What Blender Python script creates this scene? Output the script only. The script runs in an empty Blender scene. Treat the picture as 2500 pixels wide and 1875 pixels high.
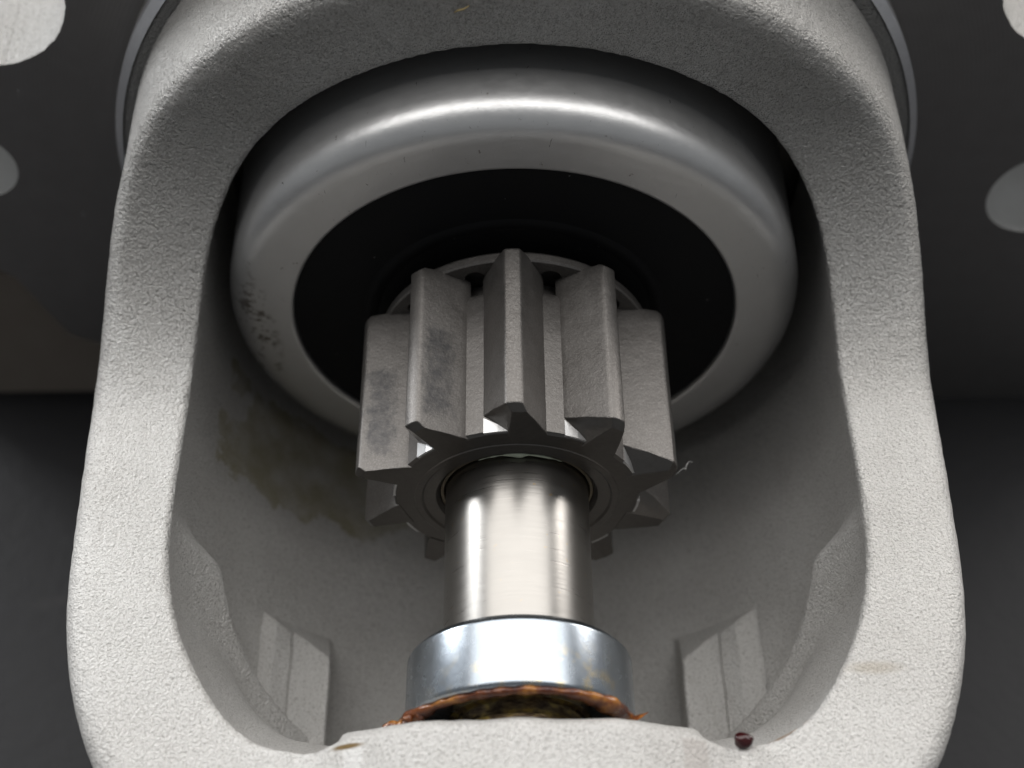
import bpy, bmesh, math, random
import numpy as np
from mathutils import Vector, Matrix

random.seed(4)
rng = np.random.default_rng(11)
MM = 0.001
AXZ = 0.047                      # height of the starter axis over the table (m)
AXIS = Vector((0, 0, AXZ))
sc = bpy.context.scene
col = sc.collection
R = math.radians

# ------------------------------------------------------------------ camera
ELEV, DIST, YC, XC, ROLL = 54.7176, 131.696, 13.02, -0.327, -0.0126
cam_d = bpy.data.cameras.new('camera')
cam = bpy.data.objects.new('camera', cam_d)
col.objects.link(cam)
sc.camera = cam
cam_d.sensor_fit = 'HORIZONTAL'
cam_d.sensor_width = 36.0
cam_d.lens = 36.0 * 3300 / 2500
cam_d.clip_start = 0.005
cam_d.clip_end = 20
t_ = R(ELEV)
fwd = Vector((0, math.cos(t_), -math.sin(t_)))
upv = Vector((0, math.sin(t_), math.cos(t_)))
rgt = Vector((1, 0, 0))
r2 = rgt * math.cos(ROLL) + upv * math.sin(ROLL)
u2 = -rgt * math.sin(ROLL) + upv * math.cos(ROLL)
cpos = (Vector((XC, YC, 0)) - fwd * DIST) * MM + AXIS
cam.matrix_world = Matrix(((r2.x, u2.x, -fwd.x, cpos.x), (r2.y, u2.y, -fwd.y, cpos.y),
                           (r2.z, u2.z, -fwd.z, cpos.z), (0, 0, 0, 1)))
cam_d.dof.use_dof = True
cam_d.dof.focus_distance = 0.117
cam_d.dof.aperture_fstop = 25

# ------------------------------------------------------------------ world and lamps
w = bpy.data.worlds.new('World')
sc.world = w
w.use_nodes = True
w.node_tree.nodes['Background'].inputs[0].default_value = (0.92, 0.96, 1.0, 1)
w.node_tree.nodes['Background'].inputs[1].default_value = 0.225


def area(name, loc, target, sx, sy, power, colr):
    d = bpy.data.lights.new(name, 'AREA')
    d.shape = 'RECTANGLE'
    d.size, d.size_y = sx, sy
    d.energy = power
    d.color = colr
    o = bpy.data.objects.new(name, d)
    col.objects.link(o)
    o.location = loc
    v = Vector(target) - Vector(loc)
    o.rotation_euler = v.to_track_quat('-Z', 'Y').to_euler()
    return o


area('window_light', (-0.80, 0.60, 0.27), (0, 0, 0.05), 0.24, 0.32, 5.0, (0.95, 0.975, 1.0))
area('room_light', (0.80, 0.62, 0.27), (0, 0, 0.05), 0.28, 0.32, 3.2, (1.0, 0.97, 0.94))
area('ceiling_light', (0.0, 0.62, 1.0), (0, 0.48, 0.05), 2.1, 1.30, 26.0, (1.0, 0.985, 0.965))

sc.cycles.max_bounces = 6
sc.cycles.diffuse_bounces = 3
sc.cycles.glossy_bounces = 4
sc.cycles.transmission_bounces = 2
sc.cycles.caustics_reflective = False
sc.cycles.caustics_refractive = False
sc.view_settings.view_transform = 'Standard'
sc.view_settings.look = 'None'
sc.view_settings.gamma = 1
sc.view_settings.exposure = 0.0
sc.view_settings.use_curve_mapping = False


# ------------------------------------------------------------------ material helpers
class NT:
    def __init__(s, name):
        s.m = bpy.data.materials.new(name)
        s.m.use_nodes = True
        s.t = s.m.node_tree
        s.b = s.t.nodes['Principled BSDF']
        tc = s.t.nodes.new('ShaderNodeTexCoord')
        mp = s.t.nodes.new('ShaderNodeMapping')
        mp.inputs['Scale'].default_value = (1000, 1000, 1000)
        s.t.links.new(tc.outputs['Object'], mp.inputs['Vector'])
        s.co = mp.outputs[0]            # object coordinates in millimetres

    def node(s, typ, **kw):
        n = s.t.nodes.new(typ)
        for k, v in kw.items():
            setattr(n, k, v)
        return n

    def link(s, a, b):
        s.t.links.new(a, b)

    def setp(s, **kw):
        for k, v in kw.items():
            s.b.inputs[k.replace('_', ' ')].default_value = v

    def scaled(s, sx, sy, sz, off=None):
        mp = s.node('ShaderNodeMapping')
        mp.inputs['Scale'].default_value = (sx, sy, sz)
        s.link(s.co, mp.inputs[0])
        if off is not None:
            s.link(off, mp.inputs['Location'])
        return mp.outputs[0]

    def noise(s, scale, detail=3, rough=0.55, co=None, dist=0.0):
        n = s.node('ShaderNodeTexNoise')
        n.inputs['Scale'].default_value = scale
        n.inputs['Detail'].default_value = detail
        n.inputs['Roughness'].default_value = rough
        n.inputs['Distortion'].default_value = dist
        s.link(co or s.co, n.inputs['Vector'])
        return n.outputs['Fac']

    def ramp(s, fac, stops):
        r = s.node('ShaderNodeValToRGB')
        e = r.color_ramp.elements
        while len(e) > 1:
            e.remove(e[-1])
        e[0].position = stops[0][0]
        e[0].color = _c(stops[0][1])
        for p, c in stops[1:]:
            x = e.new(p)
            x.color = _c(c)
        s.link(fac, r.inputs[0])
        return r.outputs[0]

    def math(s, op, a, b=None, clamp=False):
        n = s.node('ShaderNodeMath', operation=op, use_clamp=clamp)
        for i, v in enumerate((a, b)):
            if v is None:
                continue
            if isinstance(v, (int, float)):
                n.inputs[i].default_value = v
            else:
                s.link(v, n.inputs[i])
        return n.outputs[0]

    def mix(s, fac, a, b):
        n = s.node('ShaderNodeMix', data_type='RGBA')
        for i, v in ((0, fac), (6, a), (7, b)):
            if isinstance(v, (int, float)):
                n.inputs[i].default_value = v
            elif isinstance(v, tuple):
                n.inputs[i].default_value = _c(v)
            else:
                s.link(v, n.inputs[i])
        return n.outputs[2]

    def bump(s, h, dist, strength=1.0, normal=None):
        n = s.node('ShaderNodeBump')
        n.inputs['Distance'].default_value = dist * MM
        n.inputs['Strength'].default_value = strength
        s.link(h, n.inputs['Height'])
        if normal is not None:
            s.link(normal, n.inputs['Normal'])
        return n.outputs[0]

    def boxmask(s, cx, cy, cz, hx, hy, hz, nz, amp=2.4, soft=0.12):
        mp = s.node('ShaderNodeMapping')
        mp.inputs['Location'].default_value = (-cx, -cy, -cz)
        s.link(s.co, mp.inputs[0])
        sep = s.node('ShaderNodeSeparateXYZ')
        s.link(mp.outputs[0], sep.inputs[0])
        ds = [s.math('SUBTRACT', s.math('ABSOLUTE', sep.outputs[i]), hh) for i, hh in enumerate((hx, hy, hz))]
        d = s.math('MAXIMUM', s.math('MAXIMUM', ds[0], ds[1]), ds[2])
        d = s.math('ADD', d, s.math('MULTIPLY', s.math('SUBTRACT', nz, 0.5), amp))
        r = s.node('ShaderNodeMapRange', interpolation_type='SMOOTHSTEP')
        r.inputs['From Min'].default_value = soft
        r.inputs['From Max'].default_value = -soft * 1.3
        s.link(d, r.inputs[0])
        return r.outputs[0]

    def blob(s, cx, cy, cz, sx, sy, sz, soft=0.5):
        """1 inside an ellipsoid at (cx,cy,cz) mm, falling to 0"""
        mp = s.node('ShaderNodeMapping')
        mp.inputs['Location'].default_value = (-cx / sx, -cy / sy, -cz / sz)
        mp.inputs['Scale'].default_value = (1 / sx, 1 / sy, 1 / sz)
        s.link(s.co, mp.inputs[0])
        ln = s.node('ShaderNodeVectorMath', operation='LENGTH')
        s.link(mp.outputs[0], ln.inputs[0])
        r = s.node('ShaderNodeMapRange', interpolation_type='SMOOTHSTEP')
        r.inputs['From Min'].default_value = 1.0 + soft
        r.inputs['From Max'].default_value = 1.0 - soft
        s.link(ln.outputs['Value'], r.inputs[0])
        return r.outputs[0]


def _c(v):
    if isinstance(v, (int, float)):
        return (v, v, v, 1)
    return (*v[:3], 1)


M = {}


def build_materials():
    # as-cast aluminium, shot blasted
    n = NT('cast_aluminium')
    a = n.noise(3.4, 4, 0.68)
    b = n.noise(6.5, 2, 0.5)
    big = n.noise(0.12, 2)
    colr = n.mix(n.ramp(big, [(0.35, 0.0), (0.65, 1.0)]), (0.59, 0.572, 0.545), (0.65, 0.634, 0.608))
    pits = n.ramp(b, [(0.30, 1.0), (0.40, 0.0)])
    colr = n.mix(n.math('MULTIPLY', pits, 0.55), colr, (0.30, 0.275, 0.25))
    grain = n.ramp(n.noise(4.6, 3, 0.7), [(0.34, 0.0), (0.66, 1.0)])
    colr = n.mix(n.math('MULTIPLY', grain, 0.45), colr, (0.80, 0.785, 0.76))
    dk = n.ramp(n.noise(4.6, 3, 0.7), [(0.30, 1.0), (0.46, 0.0)])
    colr = n.mix(n.math('MULTIPLY', dk, 0.70), colr, (0.27, 0.25, 0.23))
    # paler strip left, darker strip right and a gouge at the boss ends
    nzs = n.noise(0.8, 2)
    strip = n.math('MULTIPLY', n.boxmask(-12.9, -29.6, 6.5, 0.75, 4.3, 4, nzs, 0.7), 0.55)
    colr = n.mix(strip, colr, (0.82, 0.81, 0.79))
    strip = n.math('MULTIPLY', n.boxmask(13.4, -29.6, 6.5, 1.0, 4.3, 4, nzs, 0.7), 0.55)
    colr = n.mix(strip, colr, (0.50, 0.46, 0.43))
    colr = n.mix(n.blob(-13.4, -25.6, 6.6, 1.3, 0.22, 1.2, 0.4), colr, (0.20, 0.13, 0.05))
    # oil stain on the floor of the bowl
    st = n.boxmask(-20.5, 15.8, -18.0, 8.8, 5.6, 10.5, n.noise(0.22, 4, 0.6), 9.0)
    stn = n.math('MULTIPLY', st, n.ramp(n.noise(0.30, 3), [(0.32, 0.2), (0.62, 0.75)]))
    colr = n.mix(stn, colr, (0.37, 0.33, 0.19))
    # amber grease traces by the nose corner
    am = n.math('MULTIPLY', n.blob(21.2, -23.3, 2.6, 2.1, 0.55, 2.2, 0.4), n.ramp(n.noise(1.2, 3), [(0.35, 0.2), (0.6, 1.0)]))
    colr = n.mix(am, colr, (0.42, 0.20, 0.05))
    am2 = n.math('MULTIPLY', n.blob(28.6, -19.0, 5.0, 2.0, 0.5, 2, 0.6), 0.35)
    colr = n.mix(am2, colr, (0.36, 0.28, 0.17))
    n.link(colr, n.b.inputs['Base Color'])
    n.setp(Metallic=0.5, Roughness=0.48)
    # grain is coarse on the arch, fine on the legs and nose
    sep = n.node('ShaderNodeSeparateXYZ')
    n.link(n.co, sep.inputs[0])
    mr = n.node('ShaderNodeMapRange', interpolation_type='SMOOTHSTEP')
    mr.inputs['From Min'].default_value = 4.0
    mr.inputs['From Max'].default_value = 22.0
    n.link(sep.outputs[1], mr.inputs[0])
    coarse = n.noise(2.9, 4, 0.62)
    nb = n.bump(n.math('MULTIPLY', coarse, mr.outputs[0]), 2.4, 1.0)
    nb = n.bump(a, 0.34, 0.9, nb)
    nb = n.bump(b, 0.10, 0.9, nb)
    n.link(nb, n.b.inputs['Normal'])
    M['cast'] = n.m

    n = NT('lit_casting')  # same casting, lightened in the colour so the flange dishes look lit
    n.link(n.mix(n.noise(0.5, 3), (0.76, 0.74, 0.71), (0.84, 0.83, 0.80)), n.b.inputs['Base Color'])
    n.setp(Metallic=0.1, Roughness=0.6)
    n.link(n.bump(n.noise(3.0, 4, 0.65), 0.2, 0.6), n.b.inputs['Normal'])
    M['lit_cast'] = n.m

    n = NT('shaded_casting')  # cast metal browned and darkened in the colour to stand for shade
    n.link(n.mix(n.noise(0.2, 4), (0.25, 0.21, 0.175), (0.33, 0.285, 0.24)), n.b.inputs['Base Color'])
    n.setp(Metallic=0.3, Roughness=0.6)
    n.link(n.bump(n.noise(3.0, 4, 0.65), 0.3, 0.8), n.b.inputs['Normal'])
    M['shade_cast'] = n.m

    # machined flange face, concentric turning marks
    n = NT('machined_aluminium')
    sx = n.node('ShaderNodeSeparateXYZ')
    n.link(n.co, sx.inputs[0])
    rad = n.math('SQRT', n.math('ADD', n.math('MULTIPLY', sx.outputs[0], sx.outputs[0]), n.math('MULTIPLY', sx.outputs[2], sx.outputs[2])))
    wv = n.math('SINE', n.math('MULTIPLY', rad, 14.0))
    sm = n.noise(0.35, 4)
    n.link(n.mix(sm, (0.54, 0.52, 0.50), (0.64, 0.62, 0.60)), n.b.inputs['Base Color'])
    scr = n.ramp(n.noise(1.1, 5, 0.7, co=n.scaled(1.0, 1.0, 0.45), dist=1.5), [(0.66, 0.0), (0.72, 1.0)])
    rg = n.math('ADD', n.math('MULTIPLY', scr, 0.40), 0.36)
    n.link(rg, n.b.inputs['Roughness'])
    n.link(n.math('SUBTRACT', 1.0, n.math('MULTIPLY', scr, 0.7)), n.b.inputs['Metallic'])
    n.link(n.bump(wv, 0.008, 0.5, n.bump(n.noise(0.8, 4), 0.03, 0.3)), n.b.inputs['Normal'])
    M['machined'] = n.m

    # stamped steel clutch cup
    n = NT('stamped_steel')
    big = n.noise(0.25, 4)
    colr = n.mix(big, (0.60, 0.595, 0.59), (0.70, 0.695, 0.69))
    s1 = n.math('MULTIPLY', n.blob(-25.8, 20.3, -1.5, 1.6, 2, 8.0, 0.6), n.ramp(n.noise(0.9, 4, 0.6), [(0.50, 0.0), (0.60, 0.9)]))
    colr = n.mix(s1, colr, (0.11, 0.085, 0.06))
    nick = n.ramp(n.noise(1.5, 3, 0.7, n.scaled(1.5, 0.5, 0.6), 1.2), [(0.70, 0.0), (0.74, 0.8)])
    colr = n.mix(nick, colr, (0.07, 0.06, 0.055))
    s2 = n.ramp(n.noise(0.9, 4, 0.65), [(0.68, 0.0), (0.75, 0.7)])
    colr = n.mix(s2, colr, (0.13, 0.09, 0.07))
    n.link(colr, n.b.inputs['Base Color'])
    n.setp(Metallic=0.85)
    n.link(n.math('ADD', n.math('MULTIPLY', n.noise(1.5, 3), 0.16), 0.32), n.b.inputs['Roughness'])
    n.link(n.bump(n.noise(3.0, 3), 0.02, 0.6, n.bump(n.noise(0.5, 2), 0.07, 0.5)), n.b.inputs['Normal'])
    M['cup'] = n.m

    n = NT('bright_cut_edge')
    n.link(n.mix(n.noise(0.4, 4), (0.70, 0.70, 0.72), (0.88, 0.88, 0.90)), n.b.inputs['Base Color'])
    n.setp(Metallic=0.8, Roughness=0.38)
    n.link(n.bump(n.noise(1.6, 4, 0.6), 0.10, 0.7), n.b.inputs['Normal'])
    M['bright'] = n.m

    n = NT('black_rubber')
    n.setp(Base_Color=(0.006, 0.006, 0.0065, 1), Roughness=0.62)
    n.link(n.mix(n.ramp(n.noise(1.7, 1), [(0.80, 0.0), (0.84, 1.0)]), (0.006, 0.006, 0.0065), (0.30, 0.29, 0.28)), n.b.inputs['Base Color'])
    n.b.inputs['Specular IOR Level'].default_value = 0.18
    n.link(n.bump(n.noise(1.2, 3), 0.03, 0.4), n.b.inputs['Normal'])
    M['rubber'] = n.m

    # forged steel of the pinion; the worn variant has dark burnished contact patches
    for nm in ('forged_steel', 'forged_steel_worn'):
        n = NT(nm)
        oi = n.node('ShaderNodeObjectInfo')
        cmb = n.node('ShaderNodeCombineXYZ')
        for i in range(3):
            n.link(n.math('MULTIPLY', oi.outputs['Random'], 57.0 + 13 * i), cmb.inputs[i])
        co = n.scaled(1, 1, 1, cmb.outputs[0])
        f1 = n.noise(4.2, 4, 0.6, co)
        f2 = n.noise(0.45, 3, 0.6, co)
        colr = n.mix(f2, (0.115, 0.106, 0.098), (0.185, 0.174, 0.164))
        colr = n.mix(n.ramp(n.noise(6.0, 2, 0.6, co), [(0.45, 0.0), (0.70, 0.22)]), colr, (0.36, 0.345, 0.33))
        colr = n.mix(n.ramp(f1, [(0.28, 0.6), (0.40, 0.0)]), colr, (0.16, 0.14, 0.13))
        rough = n.math('ADD', n.math('MULTIPLY', f2, 0.18), 0.38)
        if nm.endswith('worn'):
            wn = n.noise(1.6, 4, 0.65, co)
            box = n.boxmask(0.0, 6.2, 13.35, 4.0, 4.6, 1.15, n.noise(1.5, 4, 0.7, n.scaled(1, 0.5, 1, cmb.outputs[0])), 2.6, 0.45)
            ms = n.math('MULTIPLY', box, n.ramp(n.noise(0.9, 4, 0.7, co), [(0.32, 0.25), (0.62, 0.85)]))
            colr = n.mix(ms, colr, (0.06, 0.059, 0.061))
        n.link(colr, n.b.inputs['Base Color'])
        n.link(rough, n.b.inputs['Roughness'])
        n.setp(Metallic=0.75)
        n.link(n.bump(f1, 0.035, 0.6, n.bump(n.noise(1.3, 3, 0.6, co), 0.08, 0.45)), n.b.inputs['Normal'])
        M['gear_worn' if nm.endswith('worn') else 'gear'] = n.m

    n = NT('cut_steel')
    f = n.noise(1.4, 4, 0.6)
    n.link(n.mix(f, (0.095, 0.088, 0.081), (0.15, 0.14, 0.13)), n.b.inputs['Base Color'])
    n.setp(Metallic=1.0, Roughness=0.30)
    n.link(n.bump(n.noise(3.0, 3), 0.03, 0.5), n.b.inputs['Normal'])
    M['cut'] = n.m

    n = NT('bronze_bushing')
    n.link(n.mix(n.noise(1.2, 4), (0.10, 0.085, 0.06), (0.24, 0.20, 0.14)), n.b.inputs['Base Color'])
    n.setp(Metallic=0.8, Roughness=0.42)
    n.link(n.bump(n.noise(3, 3), 0.04, 0.6), n.b.inputs['Normal'])
    M['bushing'] = n.m

    # ground shaft
    n = NT('ground_steel')
    br = n.noise(1.0, 3, 0.6, n.scaled(0.18, 5.0, 0.18))
    bl = n.noise(0.20, 3)
    colr = n.mix(bl, (0.275, 0.262, 0.245), (0.335, 0.32, 0.30))
    rust = n.ramp(n.noise(1.5, 3), [(0.68, 0.0), (0.75, 0.6)])
    colr = n.mix(rust, colr, (0.45, 0.31, 0.14))
    n.link(colr, n.b.inputs['Base Color'])
    n.setp(Metallic=1.0)
    n.link(n.math('ADD', n.math('MULTIPLY', br, 0.16), 0.22), n.b.inputs['Roughness'])
    n.link(n.bump(br, 0.012, 0.6, n.bump(n.ramp(n.noise(3.2, 2), [(0.74, 0.0), (0.82, 1.0)]), 0.02, 0.3)), n.b.inputs['Normal'])
    M['shaft'] = n.m

    n = NT('oily_steel')
    f = n.noise(0.7, 4, 0.6, n.scaled(1, 2.2, 1))
    n.link(n.ramp(f, [(0.34, (0.07, 0.045, 0.03)), (0.50, (0.24, 0.17, 0.09)), (0.64, (0.55, 0.40, 0.11))]), n.b.inputs['Base Color'])
    n.setp(Metallic=0.6, Roughness=0.22)
    n.link(n.bump(f, 0.15, 0.5), n.b.inputs['Normal'])
    M['oily'] = n.m

    # zinc plated stop collar
    n = NT('zinc_plate')
    f = n.noise(2.4, 4, 0.6)
    colr = n.mix(n.noise(0.3, 3), (0.32, 0.355, 0.395), (0.375, 0.41, 0.445))
    yl = n.math('MULTIPLY', n.ramp(n.noise(0.55, 4, 0.6), [(0.50, 0.0), (0.66, 0.8)]), n.blob(1.5, -21, 9, 7, 2.6, 5, 0.6))
    colr = n.mix(yl, colr, (0.62, 0.50, 0.28))
    n.link(colr, n.b.inputs['Base Color'])
    n.setp(Metallic=1.0)
    n.link(n.math('ADD', n.math('MULTIPLY', n.noise(0.8, 3), 0.12), 0.20), n.b.inputs['Roughness'])
    pit = n.math('MULTIPLY', n.ramp(n.noise(3.5, 2), [(0.56, 0.0), (0.68, 1.0)]), n.blob(-9, -20.5, 2, 3.2, 3.0, 5, 0.5))
    n.link(n.bump(f, 0.012, 0.4, n.bump(pit, 0.04, 0.4)), n.b.inputs['Normal'])
    M['zinc'] = n.m

    n = NT('brown_grease')
    f = n.noise(0.55, 3)
    n.link(n.ramp(f, [(0.34, (0.05, 0.010, 0.005)), (0.52, (0.15, 0.042, 0.010)), (0.70, (0.42, 0.18, 0.035))]), n.b.inputs['Base Color'])
    n.setp(Roughness=0.16)
    n.link(n.bump(n.noise(1.6, 3), 0.25, 0.6), n.b.inputs['Normal'])
    M['grease'] = n.m

    n = NT('maroon_grease')
    n.link(n.mix(n.noise(1.2, 2), (0.018, 0.003, 0.004), (0.05, 0.008, 0.008)), n.b.inputs['Base Color'])
    n.setp(Roughness=0.12)
    M['maroon'] = n.m

    n = NT('amber_grease')
    n.link(n.ramp(n.noise(0.9, 3), [(0.3, (0.22, 0.09, 0.02)), (0.7, (0.46, 0.24, 0.06))]), n.b.inputs['Base Color'])
    n.setp(Roughness=0.25)
    n.link(n.bump(n.noise(2.2, 3), 0.15, 0.6), n.b.inputs['Normal'])
    M['amber'] = n.m

    n = NT('pale_grease')
    n.setp(Base_Color=(0.56, 0.60, 0.46, 1), Roughness=0.35)
    n.link(n.bump(n.noise(2.2, 3), 0.1, 0.6), n.b.inputs['Normal'])
    M['pale'] = n.m

    n = NT('dark_bench_top')
    f = n.noise(0.06, 4, 0.6)
    colr = n.mix(f, (0.015, 0.015, 0.0168), (0.024, 0.0235, 0.0248))
    colr = n.mix(n.ramp(n.noise(0.10, 2), [(0.68, 0.0), (0.74, 0.35)]), colr, (0.055, 0.05, 0.052))
    n.link(colr, n.b.inputs['Base Color'])
    n.setp(Roughness=0.6)
    n.b.inputs['Specular IOR Level'].default_value = 0.25
    n.link(n.bump(n.noise(0.5, 4), 0.25, 0.5), n.b.inputs['Normal'])
    M['bench'] = n.m

    for nm, c in (('straw', (0.55, 0.42, 0.20)), ('lint', (0.62, 0.60, 0.58))):
        n = NT(nm)
        n.link(n.mix(n.noise(1.5, 2), tuple(x * 0.8 for x in c), c), n.b.inputs['Base Color'])
        n.setp(Roughness=0.6)
        M[nm] = n.m


build_materials()


# ------------------------------------------------------------------ object helpers (coordinates: mm about the shaft axis)
def thing(name, label, cat, base, group=None):
    o = bpy.data.objects.new(name, None)
    o.empty_display_size = 0.01
    col.objects.link(o)
    o.location = Vector(base) * MM + AXIS
    o['label'] = label
    o['category'] = cat
    if group:
        o['group'] = group
    return o


def make(name, verts, faces, mat, parent=None, smooth=True, sharp=None):
    me = bpy.data.meshes.new(name)
    v = np.asarray(verts, dtype=np.float64) * MM
    me.from_pydata(v.tolist(), [], faces if isinstance(faces, list) else faces.tolist())
    me.update()
    if smooth:
        me.polygons.foreach_set('use_smooth', [True] * len(me.polygons))
        if sharp:
            me.set_sharp_from_angle(angle=R(sharp))
    me.materials.append(M[mat])
    return link(name, me, parent)


def link(name, me, parent=None):
    o = bpy.data.objects.new(name, me)
    col.objects.link(o)
    place(o, parent)
    return o


def place(o, parent):
    if parent is None:
        o.location = AXIS
        return
    o.parent = parent
    p, off = parent, Vector((0, 0, 0))
    while p is not None:
        off += p.location
        p = p.parent
    o.location = AXIS - off


def tag(o, label, cat, group=None):
    o['label'] = label
    o['category'] = cat
    if group:
        o['group'] = group
    return o


def lathe(prof, n=160, a0=0.0, a1=2 * math.pi, wob=None):
    """revolve (r, y) profile about the Y axis; angle 0 is straight up"""
    full = abs(a1 - a0 - 2 * math.pi) < 1e-6
    na = n if full else n + 1
    V, F = [], []
    for i in range(na):
        a = a0 + (a1 - a0) * i / n
        for k, (r, y) in enumerate(prof):
            if wob:
                r, y = wob(r, y, a, k)
            V.append((r * math.sin(a), y, r * math.cos(a)))
    m = len(prof)
    for i in range(n):
        j = (i + 1) % na
        for k in range(m - 1):
            F.append((i * m + k, i * m + k + 1, j * m + k + 1, j * m + k))
    return V, F


def round_prof(pts, rad, seg=6):
    """round the inner corners of an open (r, y) polyline"""
    out = [pts[0]]
    for i in range(1, len(pts) - 1):
        p, a, b = Vector(pts[i]), Vector(pts[i - 1]), Vector(pts[i + 1])
        rr = rad[i] if isinstance(rad, (list, tuple)) else rad
        u, v = (a - p), (b - p)
        rr = min(rr, u.length * 0.49, v.length * 0.49)
        if rr <= 0:
            out.append(tuple(p))
            continue
        u.normalize()
        v.normalize()
        for s in range(seg + 1):
            t = s / seg
            q = (p + u * rr) * (1 - t) ** 2 + p * 2 * t * (1 - t) + (p + v * rr) * t * t
            out.append(tuple(q))
    out.append(pts[-1])
    return out


# ------------------------------------------------------------------ bench (setting)
def bench():
    n = 40
    xs = np.linspace(-1.2, 1.2, n + 1)
    V = [(x * 1000, y * 1000 + 100, -47.0) for y in xs for x in xs]
    F = [(j * (n + 1) + i, j * (n + 1) + i + 1, (j + 1) * (n + 1) + i + 1, (j + 1) * (n + 1) + i) for j in range(n) for i in range(n)]
    o = make('bench_top', V, F, 'bench')
    o['kind'] = 'structure'


bench()


# ------------------------------------------------------------------ cast housing from an implicit shape
def smax(a, b, k):
    h = np.maximum(k - np.abs(a - b), 0) / k
    return np.maximum(a, b) + h * h * (k * 0.25)


def smin(a, b, k):
    return -smax(-a, -b, k)


def box_blur(f):
    for ax in range(3):
        f = (np.roll(f, 1, ax) + f * 2 + np.roll(f, -1, ax)) * 0.25
    return f


def surface_nets(F, org, h):
    nx, ny, nz = F.shape
    S = F < 0
    cnt = np.zeros((nx - 1, ny - 1, nz - 1), np.uint8)
    for dx in (0, 1):
        for dy in (0, 1):
            for dz in (0, 1):
                cnt += S[dx:nx - 1 + dx, dy:ny - 1 + dy, dz:nz - 1 + dz]
    act = (cnt > 0) & (cnt < 8)
    idx = np.full(act.shape, -1, np.int64)
    I = np.argwhere(act)
    idx[act] = np.arange(len(I))
    corner = {}
    for dx in (0, 1):
        for dy in (0, 1):
            for dz in (0, 1):
                corner[dx, dy, dz] = F[I[:, 0] + dx, I[:, 1] + dy, I[:, 2] + dz]
    acc = np.zeros((len(I), 3))
    num = np.zeros(len(I))
    for c in corner:
        for ax in range(3):
            if c[ax]:
                continue
            e = list(c)
            e[ax] = 1
            a, b = corner[c], corner[tuple(e)]
            m = (a < 0) != (b < 0)
            t = a[m] / (a[m] - b[m])
            p = np.tile(np.array(c, float), (m.sum(), 1))
            p[:, ax] = t
            acc[m] += p
            num[m] += 1
    V = (I + acc / num[:, None]) * h + np.array(org)
    quads = []
    for ax in range(3):
        b_, c_ = (ax + 1) % 3, (ax + 2) % 3
        sl0 = [slice(1, -1)] * 3
        sl1 = [slice(1, -1)] * 3
        sl0[ax] = slice(0, -1)
        sl1[ax] = slice(1, None)
        s0, s1 = S[tuple(sl0)], S[tuple(sl1)]
        E = np.argwhere(s0 != s1)
        flip = s0[s0 != s1]
        off = np.array([1, 1, 1])
        off[ax] = 0
        E = E + off
        q = []
        for db, dc in ((-1, -1), (0, -1), (0, 0), (-1, 0)):
            c = E.copy()
            c[:, b_] += db
            c[:, c_] += dc
            q.append(idx[c[:, 0], c[:, 1], c[:, 2]])
        q = np.stack(q, 1)
        q[~flip] = q[~flip][:, ::-1]
        quads.append(q)
    return V, np.concatenate(quads)


BORE = 30.9
RIMZ = 5.0
ARCHY = 26.0


def xoff(Y):
    return np.interp(Y, [-26, -5, 10, 26, 40], [0.0, -0.05, 0.0, 0.3, 0.45])


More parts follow.
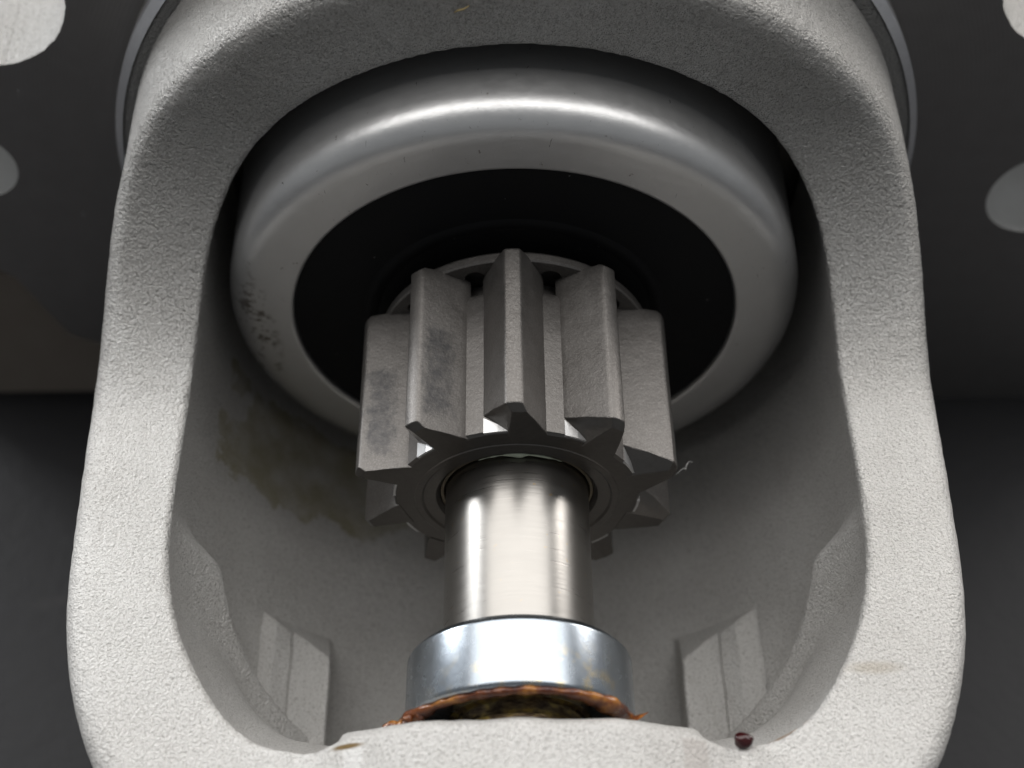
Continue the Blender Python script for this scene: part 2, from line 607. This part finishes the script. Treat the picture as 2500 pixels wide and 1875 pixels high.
def housing_mesh():
    h = 0.37
    x0, x1, y0, y1, z0, z1 = -42.5, 42.5, -40.5, 41.0, -42.0, 42.0
    nx, ny, nz = (int((b - a) / h) + 1 for a, b in ((x0, x1), (y0, y1), (z0, z1)))
    X = (x0 + h * np.arange(nx))[:, None, None].astype(np.float32)
    Y = (y0 + h * np.arange(ny))[None, :, None].astype(np.float32)
    Z = (z0 + h * np.arange(nz))[None, None, :].astype(np.float32)
    X0 = X + (0.25 + 0 * Y)
    X = X - xoff(Y).astype(np.float32)
    rho = np.sqrt(X * X + Z * Z)
    rho_o = np.sqrt((X0 - np.interp(Y, [10, 30], [0, 0.55]).astype(np.float32)) ** 2 + Z * Z)
    yk = [-40, -38, -36, -32, -29, -26.5, -21, -16, -13, -10, -1, 5, 15, 25, 38, 41]
    rk = [-4, 6, 17, 27.0, 31.2, 33.6, 36.1, 37.6, 38.1, 38.5, 39.0, 39.3, 39.7, 40.0, 40.3, 40.3]
    yf = np.linspace(-41, 42, 400)
    rf = np.interp(yf, yk, rk)
    ker = np.ones(31) / 31
    rf[70:-16] = np.convolve(np.pad(rf, 15, 'edge'), ker, 'valid')[70:-16]
    rf[66:-16] = np.convolve(np.pad(rf, 7, 'edge'), np.ones(15) / 15, 'valid')[66:-16]
    sl = np.gradient(rf, yf)
    outer = (rho_o - np.interp(Y, yf, rf).astype(np.float32)) / np.sqrt(1 + np.interp(Y, yf, sl) ** 2).astype(np.float32)
    outer = np.maximum(outer, Y - 39.4)
    # bowl: bore of revolution, closed at the nose by a plan outline that draws in below the rim
    P = np.array([(31.3, 0), (30.9, -2.5), (30.3, -4.5), (28.8, -9), (26.2, -14.6), (23.2, -18.8), (20.4, -20.8), (17.5, -21.3), (8, -21.4), (0, -21.4)])
    pa = np.arctan2(-P[:, 1], P[:, 0])
    pr = np.hypot(P[:, 0], P[:, 1])
    af = np.linspace(0, math.pi / 2, 300)
    rfp = np.interp(af, pa, pr)
    rfp[8:-8] = np.convolve(np.pad(rfp, 7, 'edge'), np.ones(15) / 15, 'valid')[8:-8]
    tz = np.clip((4.0 - Z) / 13.0, 0, 1)
    shift = 5.5 * (tz * tz * (3 - 2 * tz) * 0.6 + tz * 0.4)
    dY = (Y - shift) + 4.0
    ang = np.arctan2(-dY, np.abs(X))
    outl = (np.sqrt(X * X + dY * dY) - np.interp(ang, af, rfp).astype(np.float32)) * 0.93
    outl = np.where(dY > 0, np.abs(X) - 31.3, outl)
    del ang
    inner = smax(rho - BORE, outl, 2.6)
    # stiffening webs: the side walls thicken below the rim towards the nose
    zlow = np.interp(Y, [-17, -15, -11.5, -8.5, -4, 0], [-21.5, -18.5, -12.6, -8.6, -4.4, -1.5]).astype(np.float32)
    wr = np.clip((-0.8 - Y) / 3.6, 0, 1)
    wz = np.clip((5.8 - Z) / (5.8 - zlow), 0, 1)
    web = smax(BORE + 0.4 - 4.0 * wr * wz - rho, (zlow - Z) * 0.8, 1.1)
    web = np.maximum(web, Y + 0.8)
    inner = smax(inner, -web, 0.8)
    solid = np.maximum(outer, -inner)
    boss = np.maximum(rho - 14.5, np.abs(Y + 31.0) - 7.0)
    solid = smin(solid, boss, 1.0)
    # window cut: flat rim on the legs, swept up into the arch
    ax_ = np.abs(X)
    hump = np.clip((18.0 - ax_) / 10.0, 0, 1)
    hump = 1.8 * hump * hump * (3 - 2 * hump) + np.maximum(0, 0.9 - (X / 12.0) ** 2 * 0.9)
    hump = hump * np.clip((-22.5 - Y) / 1.0, 0, 1)
    a = ARCHY - Y
    b = Z - (RIMZ + hump)
    rr = 18.5
    qa, qb = np.maximum(rr - a, 0), np.maximum(rr - b, 0)
    cut = np.where((qa > 0) & (qb > 0), rr - np.sqrt(qa * qa + qb * qb), np.minimum(a, b))
    body = smax(outer, cut, 2.2)
    body = smax(body, -inner, 0.5)
    bossc = smax(boss, cut, 1.6)
    body = smin(body, bossc, 3.6)
    F = body.astype(np.float32)
    # sand-cast grain: fine random relief over the whole skin
    g = rng.standard_normal(F.shape).astype(np.float32)
    g = box_blur(g)
    g2 = np.kron(rng.standard_normal(tuple(s // 4 + 1 for s in F.shape)).astype(np.float32), np.ones((4, 4, 4), np.float32))[:nx, :ny, :nz]
    g2 = box_blur(box_blur(box_blur(g2)))
    F += g * 0.06 + g2 * 0.008
    return surface_nets(F, (x0, y0, z0), h)


housing = thing('nose_housing', 'pale grey cast aluminium housing with an arched window framing the gear', 'housing', (0, 43, -46.9))
hv, hf = housing_mesh()
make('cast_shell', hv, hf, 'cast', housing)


def rib(sgn):
    """stepped stiffening rib standing on the floor of the bowl"""
    nu, nv = 70, 90
    V, F = [], []
    for j in range(nv + 1):
        y = -0.2 - 17.6 * j / nv
        for i in range(nu + 1):
            t = i / nu                      # 0 = upper edge, 1 = lower edge
            ang = (57.0 if sgn < 0 else 53.0) - 20.5 * t           # degrees from straight down
            prof = np.interp(t, [0, 0.03, 0.13, 0.30, 0.34, 0.40, 0.58, 0.63, 0.90, 0.97, 1.0], [0, 0.1, 1.9, 2.4, 2.2, 2.6, 5.2, 5.0, 0.6, 0.0, 0])
            slope = max(0.0, (-2.0 - y) * (1.0 + 1.2 * max(0, 0.3 - t)))
            hh = float(prof)
            k_ = 0.35
            q_ = max(k_ - abs(hh - slope), 0) / k_
            hh = min(hh, slope) - q_ * q_ * k_ * 0.25
            hh += 0.04 * math.sin(9 * t + y) - 0.3
            r = BORE - hh
            A = R(ang)
            V.append((sgn * r * math.sin(A) - 0.5, y, -r * math.cos(A)))
    for j in range(nv):
        for i in range(nu):
            q = (j * (nu + 1) + i, j * (nu + 1) + i + 1, (j + 1) * (nu + 1) + i + 1, (j + 1) * (nu + 1) + i)
            F.append(q if sgn < 0 else q[::-1])
    return make('rib', V, F, 'cast', housing)


rib(-1)
rib(1)

# pilot ring around the arch
pp = [(38.6, 38.9), (41.25, 38.9), (42.3, 39.9), (42.3, 44.2)]
V, F = lathe(round_prof(pp, 0.18, 3), 200)
V = [(x + 0.45, y, z) for x, y, z in V]
pilot = make('pilot_ring', V, F, 'cast', housing, True, 30)
V, F = lathe([(41.55, 38.84), (42.4, 39.75), (42.4, 41.0)], 200)
make('pilot_chamfer', [(x + 0.45, y, z) for x, y, z in V], F, 'bright', pilot, True, 30)


# flange: machined pad with scalloped corners and cast holes dished to catch light
def flange():
    YF, TH = 43.0, 13.0
    out = []

    def arc(cx, cz, r, a0, a1, n=40):
        for i in range(n + 1):
            a = R(a0 + (a1 - a0) * i / n)
            jit = random.uniform(-0.05, 0.05)
            out.append((cx + (r + jit) * math.cos(a), cz + (r + jit) * math.sin(a)))
    # counter-clockwise seen from the front (x right, z up)
    out.append((-73, -46.5))
    out.append((88, -49))
    out.append((88, 14.5))
    arc(57.2, 24.5, 9.8, -92, -200)
    out.append((44.0, 38.0))
    out.append((20, 47.0))
    out.append((-20, 47.0))
    out.append((-40.5, 38.0))
    arc(-52.6, 24.4, 9.7, 20, -88)
    out.append((-88, 13.8))
    out.append((-88, -12))
    out.append((-63.5, -16.0))
    out.append((-60.5, -18.5))
    out.append((-57.0, -30.0))
    out.append((-52.0, -33.0))
    out = [(x, max(z, -33.0) if x < -45 else z) for x, z in out[1:]]
    out = [(-46.0, -49)] + out
    holes = [(-59.6, 0.6, 5.1), (60.6, -6.2, 6.4), (60.6, -38.0, 4.0)][:2]
    bm = bmesh.new()

    def ring(pts, y):
        return [bm.verts.new((x, y, z)) for x, z in pts]
    fo, bo = ring(out, YF), ring(out, YF + TH)
    edges = []
    n = len(fo)
    for i in range(n):
        edges.append(bm.edges.new((fo[i], fo[(i + 1) % n])))
        f = bm.faces.new((fo[i], fo[(i + 1) % n], bo[(i + 1) % n], bo[i]))
        f.material_index = 1
        f.smooth = True
    for cx, cz, r in holes:
        k = 56
        prof = [(r * math.cos(R(q)) if q else r, YF + 0.95 * r * math.sin(R(q))) for q in (0, 5, 15, 28, 42, 56, 70, 82)]
        rings = [ring([(cx + rr * math.cos(2 * math.pi * i / k), cz + rr * math.sin(2 * math.pi * i / k)) for i in range(k)], y) for rr, y in prof]
        for i in range(k):
            j = (i + 1) % k
            edges.append(bm.edges.new((rings[0][i], rings[0][j])))
            for q in range(len(rings) - 1):
                f = bm.faces.new((rings[q][j], rings[q][i], rings[q + 1][i], rings[q + 1][j]))
                f.material_index = 2
                f.smooth = True
        f = bm.faces.new(rings[-1])
        f.material_index = 2
        f.smooth = True
    bmesh.ops.triangle_fill(bm, use_beauty=True, edges=edges)
    bmesh.ops.recalc_face_normals(bm, faces=bm.faces)
    me = bpy.data.meshes.new('mounting_flange')
    for v in bm.verts:
        v.co *= MM
    bm.to_mesh(me)
    bm.free()
    me.materials.append(M['machined'])
    me.materials.append(M['cast'])
    me.materials.append(M['lit_cast'])
    me.set_sharp_from_angle(angle=R(35))
    link('mounting_flange', me, housing)


flange()


def slab(name, outline, y0, y1, mat, parent, bev=0.8):
    bm = bmesh.new()
    f = bm.faces.new([bm.verts.new((x, y0, z)) for x, z in outline])
    ex = bmesh.ops.extrude_face_region(bm, geom=[f])
    for v in ex['geom']:
        if isinstance(v, bmesh.types.BMVert):
            v.co.y = y1
    bmesh.ops.recalc_face_normals(bm, faces=bm.faces)
    bmesh.ops.bevel(bm, geom=list(bm.edges), offset=bev, segments=3, affect='EDGES', clamp_overlap=True)
    for v in bm.verts:
        v.co *= MM
    me = bpy.data.meshes.new(name)
    bm.to_mesh(me)
    bm.free()
    me.materials.append(M[mat])
    return link(name, me, parent)


# unmachined lower ear of the flange, set back behind the pad
slab('flange_ear', [(-82, -20.0), (-84, -51), (-44, -51), (-44, -26), (-62, -20.0)], 46.0, 58.0, 'shade_cast', housing, 1.5)

# motor body behind the flange (carries the housing on the bench side)
motor = thing('motor_body', 'dark rounded motor body behind the machined flange', 'motor', (0, 100, -46.9))
V, F = lathe(round_prof([(0.0, 56.2), (44.0, 56.2), (46.5, 58.5), (46.5, 150), (0.0, 150)], 1.0, 3), 96)
make('yoke', V, F, 'machined', motor, True, 40)

# ------------------------------------------------------------------ overrunning clutch
clutch = thing('overrunning_clutch', 'round steel clutch cup with a dark centre behind the gear', 'clutch', (0, 22, -28))
cup = round_prof([(21.8, 22.5), (22.0, 20.25), (28.45, 20.3), (28.6, 46.0)], [0, 0.5, 3.0, 0], 14)
V, F = lathe(cup, 220)
make('cup_shell', V, F, 'cup', clutch, True, 50)
V, F = lathe(round_prof([(10.0, 20.75), (22.4, 20.75), (22.5, 21.4)], 0.2, 3), 160)
disc = make('dust_disc', V, F, 'rubber', clutch, True, 50)
V, F = lathe([(13.55, 20.8), (14.3, 20.45), (14.9, 20.5), (15.3, 20.8)], 128)
make('seal_lip', V, F, 'rubber', disc, True, 60)

# ------------------------------------------------------------------ pinion
pinion = thing('pinion_gear', 'dull grey steel pinion gear with ten chunky teeth on the shaft', 'gear', (0, 9, -15))
PHI = -0.0108
LG = 17.65
ROOT, TIP, SHR = 11.3, 15.0, 6.55


def tooth_mesh():
    half = [(10.5, 2.80), (11.0, 2.68), (11.4, 2.50), (11.9, 2.26), (12.5, 2.00), (13.1, 1.70), (13.75, 1.36), (14.35, 1.05), (14.75, 0.84), (14.92, 0.72), (15.0, 0.58)]
    prof = [(-t, r) for r, t in half] + [(0.0, 15.03)] + [(t, r) for r, t in reversed(half)]
    ys = [0.0] + [0.9 * i for i in range(1, 19)] + [17.25, LG]
    ys = [y for y in ys if y <= LG]
    bm = bmesh.new()
    rows = []
    for y in ys:
        s = 0.0
        if y > 17.3:
            s = 0.30
        row = []
        for t, r in prof:
            rr = r - s * max(0, (r - 13.5)) / 1.5
            row.append(bm.verts.new((t * (1 - 0.1 * s), y, rr)))
        rows.append(row)
    m = len(prof)
    for a, b in zip(rows[:-1], rows[1:]):
        for k in range(m - 1):
            bm.faces.new((a[k], a[k + 1], b[k + 1], b[k]))
        bm.faces.new((a[m - 1], a[0], b[0], b[m - 1]))
    bm.faces.new(rows[0][::-1])
    bm.faces.new(rows[-1])
    bmesh.ops.recalc_face_normals(bm, faces=bm.faces)

    def cutp(co, no):
        g = list(bm.verts) + list(bm.edges) + list(bm.faces)
        res = bmesh.ops.bisect_plane(bm, geom=g, plane_co=co, plane_no=no, clear_outer=True, dist=1e-5)
        ed = [e for e in res['geom_cut'] if isinstance(e, bmesh.types.BMEdge)]
        bmesh.ops.contextual_create(bm, geom=ed)
    # lead-in chamfer milled over the driven flank, then a small tip chamfer
    cutp((-0.40, 0, 12), Vector((-0.66, -0.75, 0.06)).normalized())
    cutp((0, 0, 14.35), Vector((0, -0.76, 0.65)).normalized())
    bmesh.ops.recalc_face_normals(bm, faces=bm.faces)
    sharp = [e for e in bm.edges if len(e.link_faces) == 2 and e.calc_face_angle(0) > R(38)]
    bmesh.ops.bevel(bm, geom=sharp, offset=0.15, segments=3, affect='EDGES', clamp_overlap=True)
    for v in bm.verts:
        v.co += Vector((random.uniform(-1, 1), random.uniform(-1, 1), random.uniform(-1, 1))) * 0.012
        v.co *= MM
    me = bpy.data.meshes.new('tooth')
    bm.to_mesh(me)
    bm.free()
    me.polygons.foreach_set('use_smooth', [True] * len(me.polygons))
    me.set_sharp_from_angle(angle=R(32))
    me.materials.append(M['gear'])
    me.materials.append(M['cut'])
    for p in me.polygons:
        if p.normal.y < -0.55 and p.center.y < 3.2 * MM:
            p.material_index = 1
    return me


tm = tooth_mesh()
for k in range(10):
    o = link('tooth', tm, pinion)
    o.rotation_euler = (0, 2 * math.pi * k / 10 + PHI, 0)
    if k in (8, 9):
        o.material_slots[0].link = 'OBJECT'
        o.material_slots[0].material = M['gear_worn']

# hub with front counterbore and ramped gullet ends
hp = [(7.1, 10.0), (7.1, 0.7), (7.45, 0.3), (8.55, 0.2), (8.75, 0.0), (9.3, -0.02), (9.4, 0.06), (11.05, 0.06), (ROOT, 0.3), (ROOT, 5.0), (ROOT, 10.0), (ROOT, 15.0), (11.0, 15.7), (10.2, 16.3), (9.5, 16.5), (9.5, 17.9)]


def hubwob(r, y, a, k):
    # flat gullet floors between teeth
    p = (a - PHI) / (2 * math.pi / 10)
    d = abs(p - math.floor(p) - 0.5) * 2       # 0 mid gullet, 1 mid tooth
    if r > 10.9 and d < 0.45:
        th = (p - math.floor(p) - 0.5) * 2 * math.pi / 10
        r = r * math.cos(R(7)) / math.cos(th) + 0.02
    return r, y


V, F = lathe(hp, 240, wob=hubwob)
hub = make('hub', V, F, 'gear', pinion, True, 28)
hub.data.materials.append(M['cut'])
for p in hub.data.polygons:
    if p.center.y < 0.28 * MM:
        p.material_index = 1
# machined gullet mouths: added facets whose paler steel carries the up-facing brightness
facet_me = None
for k in range(10):
    a0 = 2 * math.pi * k / 10 + PHI
    o = None
    if facet_me is None:
        def hb(t, y, r):
            q = math.atan2(t, 11.2)
            return (r * math.sin(q), y, r * math.cos(q))
        vs = [hb(-2.75, 1.7, 11.33), hb(-2.75, 0.14, 11.35), hb(-1.5, 0.14, 11.35), hb(-0.2, 0.14, 11.35), hb(-1.5, 0.9, 11.34),
              hb(-2.75, 1.7, 11.0), hb(-2.75, 0.14, 11.0), hb(-0.2, 0.14, 11.0)]
        fs = [(0, 1, 2, 4), (4, 2, 3), (0, 5, 6, 1), (1, 6, 7, 3, 2), (0, 4, 3, 7, 5)]
        facet_me = bpy.data.meshes.new('bright_gullet_facet')
        facet_me.from_pydata([tuple(c * MM for c in v) for v in vs], [], fs)
        facet_me.materials.append(M['cup'])
    o = link('bright_gullet_facet', facet_me, hub)
    o.rotation_euler = (0, a0, 0)

# collar plate behind the teeth, pierced at every gullet
colv, colf = [], []
seg = 20
for k in range(10):
    for i in range(seg):
        u = i / seg
        a = 2 * math.pi * (k + u) / 10 + PHI
        d = abs(u - 0.5) * 2
        if d < 0.16:
            ri = 12.1
        elif d < 0.38:
            ri = 12.1 - (d - 0.16) / 0.22 * 1.2
        else:
            ri = 10.9
        for r, y in ((ri, 18.3), (ri, LG - 0.12), (ri + 0.10, LG - 0.2), (13.15, LG - 0.2), (13.3, LG - 0.05), (13.3, 18.3)):
            colv.append((r * math.sin(a), y, r * math.cos(a)))
na = 10 * seg
for i in range(na):
    j = (i + 1) % na
    for q in range(5):
        colf.append((i * 6 + q, i * 6 + q + 1, j * 6 + q + 1, j * 6 + q))
make('collar_plate', colv, colf, 'gear', pinion, True, 30)
V, F = lathe([(9.0, 18.6), (13.1, 18.6), (13.3, 18.3)], 96)
make('backing_washer', V, F, 'gear', pinion)
V, F = lathe([(6.62, 9.0), (6.62, 0.95), (6.75, 0.75), (7.0, 0.75), (7.12, 1.1)], 96)
make('bushing', V, F, 'bushing', pinion, True, 40)

# ------------------------------------------------------------------ shaft
shaft = thing('drive_shaft', 'polished bright steel shaft running through the gear', 'shaft', (0, -8, -6.5))
V, F = lathe([(SHR, 45.0), (SHR, 12), (SHR, 4), (SHR, 0), (SHR, -5), (SHR, -12), (SHR, -17), (6.2, -17.2), (6.0, -19)], 128)
make('shaft_journal', V, F, 'shaft', shaft, True, 30)
V, F = lathe([(6.0, -18.5), (6.0, -21.3), (5.55, -21.5), (5.55, -22.6), (5.9, -22.8), (5.9, -30)], 96)
make('shaft_neck', V, F, 'oily', shaft, True, 30)

# ------------------------------------------------------------------ stop collar
stop = thing('stop_collar', 'shiny zinc plated collar on the shaft above the nose', 'collar', (0, -19, -9.5))
sp = round_prof([(6.56, -15.72), (8.85, -15.72), (9.5, -16.35), (9.55, -22.0), (8.3, -22.1), (8.2, -21.5), (6.02, -21.4)], [0, 0.12, 0.25, 0.45, 0.2, 0.2, 0], 5)
V, F = lathe(sp, 200)
make('ring', V, F, 'zinc', stop, True, 28)


# ------------------------------------------------------------------ grease
def blob_verts(c, rad, squash=(1, 1, 1), n=10, jit=0.12):
    V, F = [], []
    for i in range(n + 1):
        th = math.pi * i / n
        for j in range(2 * n):
            ph = math.pi * j / n
            q = 1 + jit * math.sin(3.1 * th + 2.3 * ph + c[0]) * math.sin(th)
            V.append((c[0] + rad * squash[0] * q * math.sin(th) * math.cos(ph), c[1] + rad * squash[1] * q * math.sin(th) * math.sin(ph), c[2] + rad * squash[2] * q * math.cos(th)))
    m = 2 * n
    for i in range(n):
        for j in range(m):
            F.append((i * m + j, i * m + (j + 1) % m, (i + 1) * m + (j + 1) % m, (i + 1) * m + j))
    return V, F


def grease_ring():
    V, F = [], []
    n, m = 150, 12
    for i in range(n + 1):
        t = i / n
        a = R(-108 + 216 * t)
        nz = 0.5 + 0.5 * math.sin(11 * a + 1.3) * math.sin(5.3 * a)
        th = 0.42 + 0.22 * nz
        deg = math.degrees(a)
        th += 0.55 * math.exp(-((deg - 52) / 20) ** 2) + 0.50 * math.exp(-((deg - 84) / 13) ** 2)
        th += 0.62 * math.exp(-((deg + 72) / 16) ** 2) + 0.08 * math.sin(31 * a)
        th *= min(1, 10 * t, 10 * (1 - t)) ** 0.5
        rc = 8.85 + 0.15 * math.sin(4 * a) + 0.25 * math.exp(-((deg - 60) / 30) ** 2) + 0.3 * math.exp(-((deg + 75) / 16) ** 2)
        for j in range(m):
            b = 2 * math.pi * j / m
            rr = rc + th * 0.85 * math.cos(b)
            y = -22.2 + th * 0.55 * math.sin(b)
            V.append((rr * math.sin(a), y, rr * math.cos(a)))
    for i in range(n):
        for j in range(m):
            F.append((i * m + j, (i + 1) * m + j, (i + 1) * m + (j + 1) % m, i * m + (j + 1) % m))
    # beads in the left clump and the pulled-up spike on the right
    for k in range(13):
        a = R(random.uniform(-92, -55))
        rr = random.uniform(9.2, 10.1)
        v, f = blob_verts((rr * math.sin(a), random.uniform(-22.7, -22.0), rr * math.cos(a)), random.uniform(0.22, 0.5))
        o = len(V)
        V += v
        F += [tuple(x + o for x in q) for q in f]
    v, f = blob_verts((-10.4, -22.5, 2.3), 0.62, (1.2, 0.9, 0.9))
    o = len(V)
    V += v
    F += [tuple(x + o for x in q) for q in f]
    o = len(V)
    tip = (10.35, -22.0, 3.75)
    basec = (9.35, -22.2, 3.0)
    V.append(tip)
    for j in range(8):
        b = 2 * math.pi * j / 8
        V.append((basec[0] + 0.45 * math.cos(b), basec[1] + 0.45 * math.sin(b), basec[2] + 0.7 * math.cos(b + 1.2)))
    for j in range(8):
        F.append((o, o + 1 + j, o + 1 + (j + 1) % 8))
    return V, F


V, F = grease_ring()
tag(make('brown_grease', V, F, 'grease'), 'glossy brown grease smeared around the lower edge of the zinc collar', 'grease')
V, F = blob_verts((17.4, -25.0, 5.2), 0.66, (1.2, 0.95, 0.9), 12, 0.10)
tag(make('grease_drop', V, F, 'maroon'), 'round dark red grease drop on the inner edge of the housing', 'grease drop')

# pale grease squeezed out above the shaft
V, F = [], []
n, m = 60, 8
for i in range(n + 1):
    t = i / n
    a = R(-30 + 66 * t)
    th = 0.07 + 0.30 * math.exp(-((t - 0.47) / 0.10) ** 2) + 0.10 * math.exp(-((t - 0.75) / 0.06) ** 2) + 0.03 * math.sin(40 * t)
    th *= min(1, 8 * t, 8 * (1 - t)) ** 0.5
    for j in range(m):
        b = 2 * math.pi * j / m
        rr = 6.9 + th * math.cos(b)
        V.append((rr * math.sin(a), 0.55 + 0.8 * th * math.sin(b), rr * math.cos(a)))
for i in range(n):
    for j in range(m):
        F.append((i * m + j, (i + 1) * m + j, (i + 1) * m + (j + 1) % m, i * m + (j + 1) % m))
tag(make('pale_grease', V, F, 'pale'), 'thin pale green grease line where shaft enters the gear', 'grease')


# amber streak by the right corner
def streak(name, pts, wid, thick, mat):
    V, F = [], []
    n, m = len(pts), 8
    for i, p in enumerate(pts):
        t = i / (n - 1)
        s = math.sin(math.pi * (0.08 + 0.84 * t)) ** 0.6
        a = Vector(pts[max(0, i - 1)])
        b = Vector(pts[min(n - 1, i + 1)])
        d = (b - a).normalized()
        sd = d.cross(Vector((0, 0, 1))).normalized()
        up = sd.cross(d)
        for j in range(m):
            q = 2 * math.pi * j / m
            c = Vector(p) + sd * math.cos(q) * wid * s + up * math.sin(q) * thick * s
            V.append(tuple(c))
    for i in range(n - 1):
        for j in range(m):
            F.append((i * m + j, i * m + (j + 1) % m, (i + 1) * m + (j + 1) % m, (i + 1) * m + j))
    F.append(tuple(range(m))[::-1])
    F.append(tuple((n - 1) * m + j for j in range(m)))
    return make(name, V, F, mat)


# lint, straw fleck
o = streak('straw_fleck', [(-4.7, 25.85, 34.7), (-4.3, 25.82, 34.95), (-3.9, 25.8, 35.05), (-3.4, 25.82, 35.4)], 0.13, 0.08, 'straw')
tag(o, 'tiny straw coloured fleck on the arch face', 'fleck')
fp = [(14.95, 3.4, -1.5)]
for i in range(26):
    t = i / 25
    fp.append((14.95 + 1.9 * t + 0.25 * math.sin(6 * t), 3.4 + 1.3 * t + 0.5 * math.sin(9 * t) * t, -1.5 + 0.35 * math.sin(5 * t)))
o = streak('lint_fibre', fp, 0.035, 0.035, 'lint')
tag(o, 'curled pale lint fibre at the right side of the gear', 'fibre')
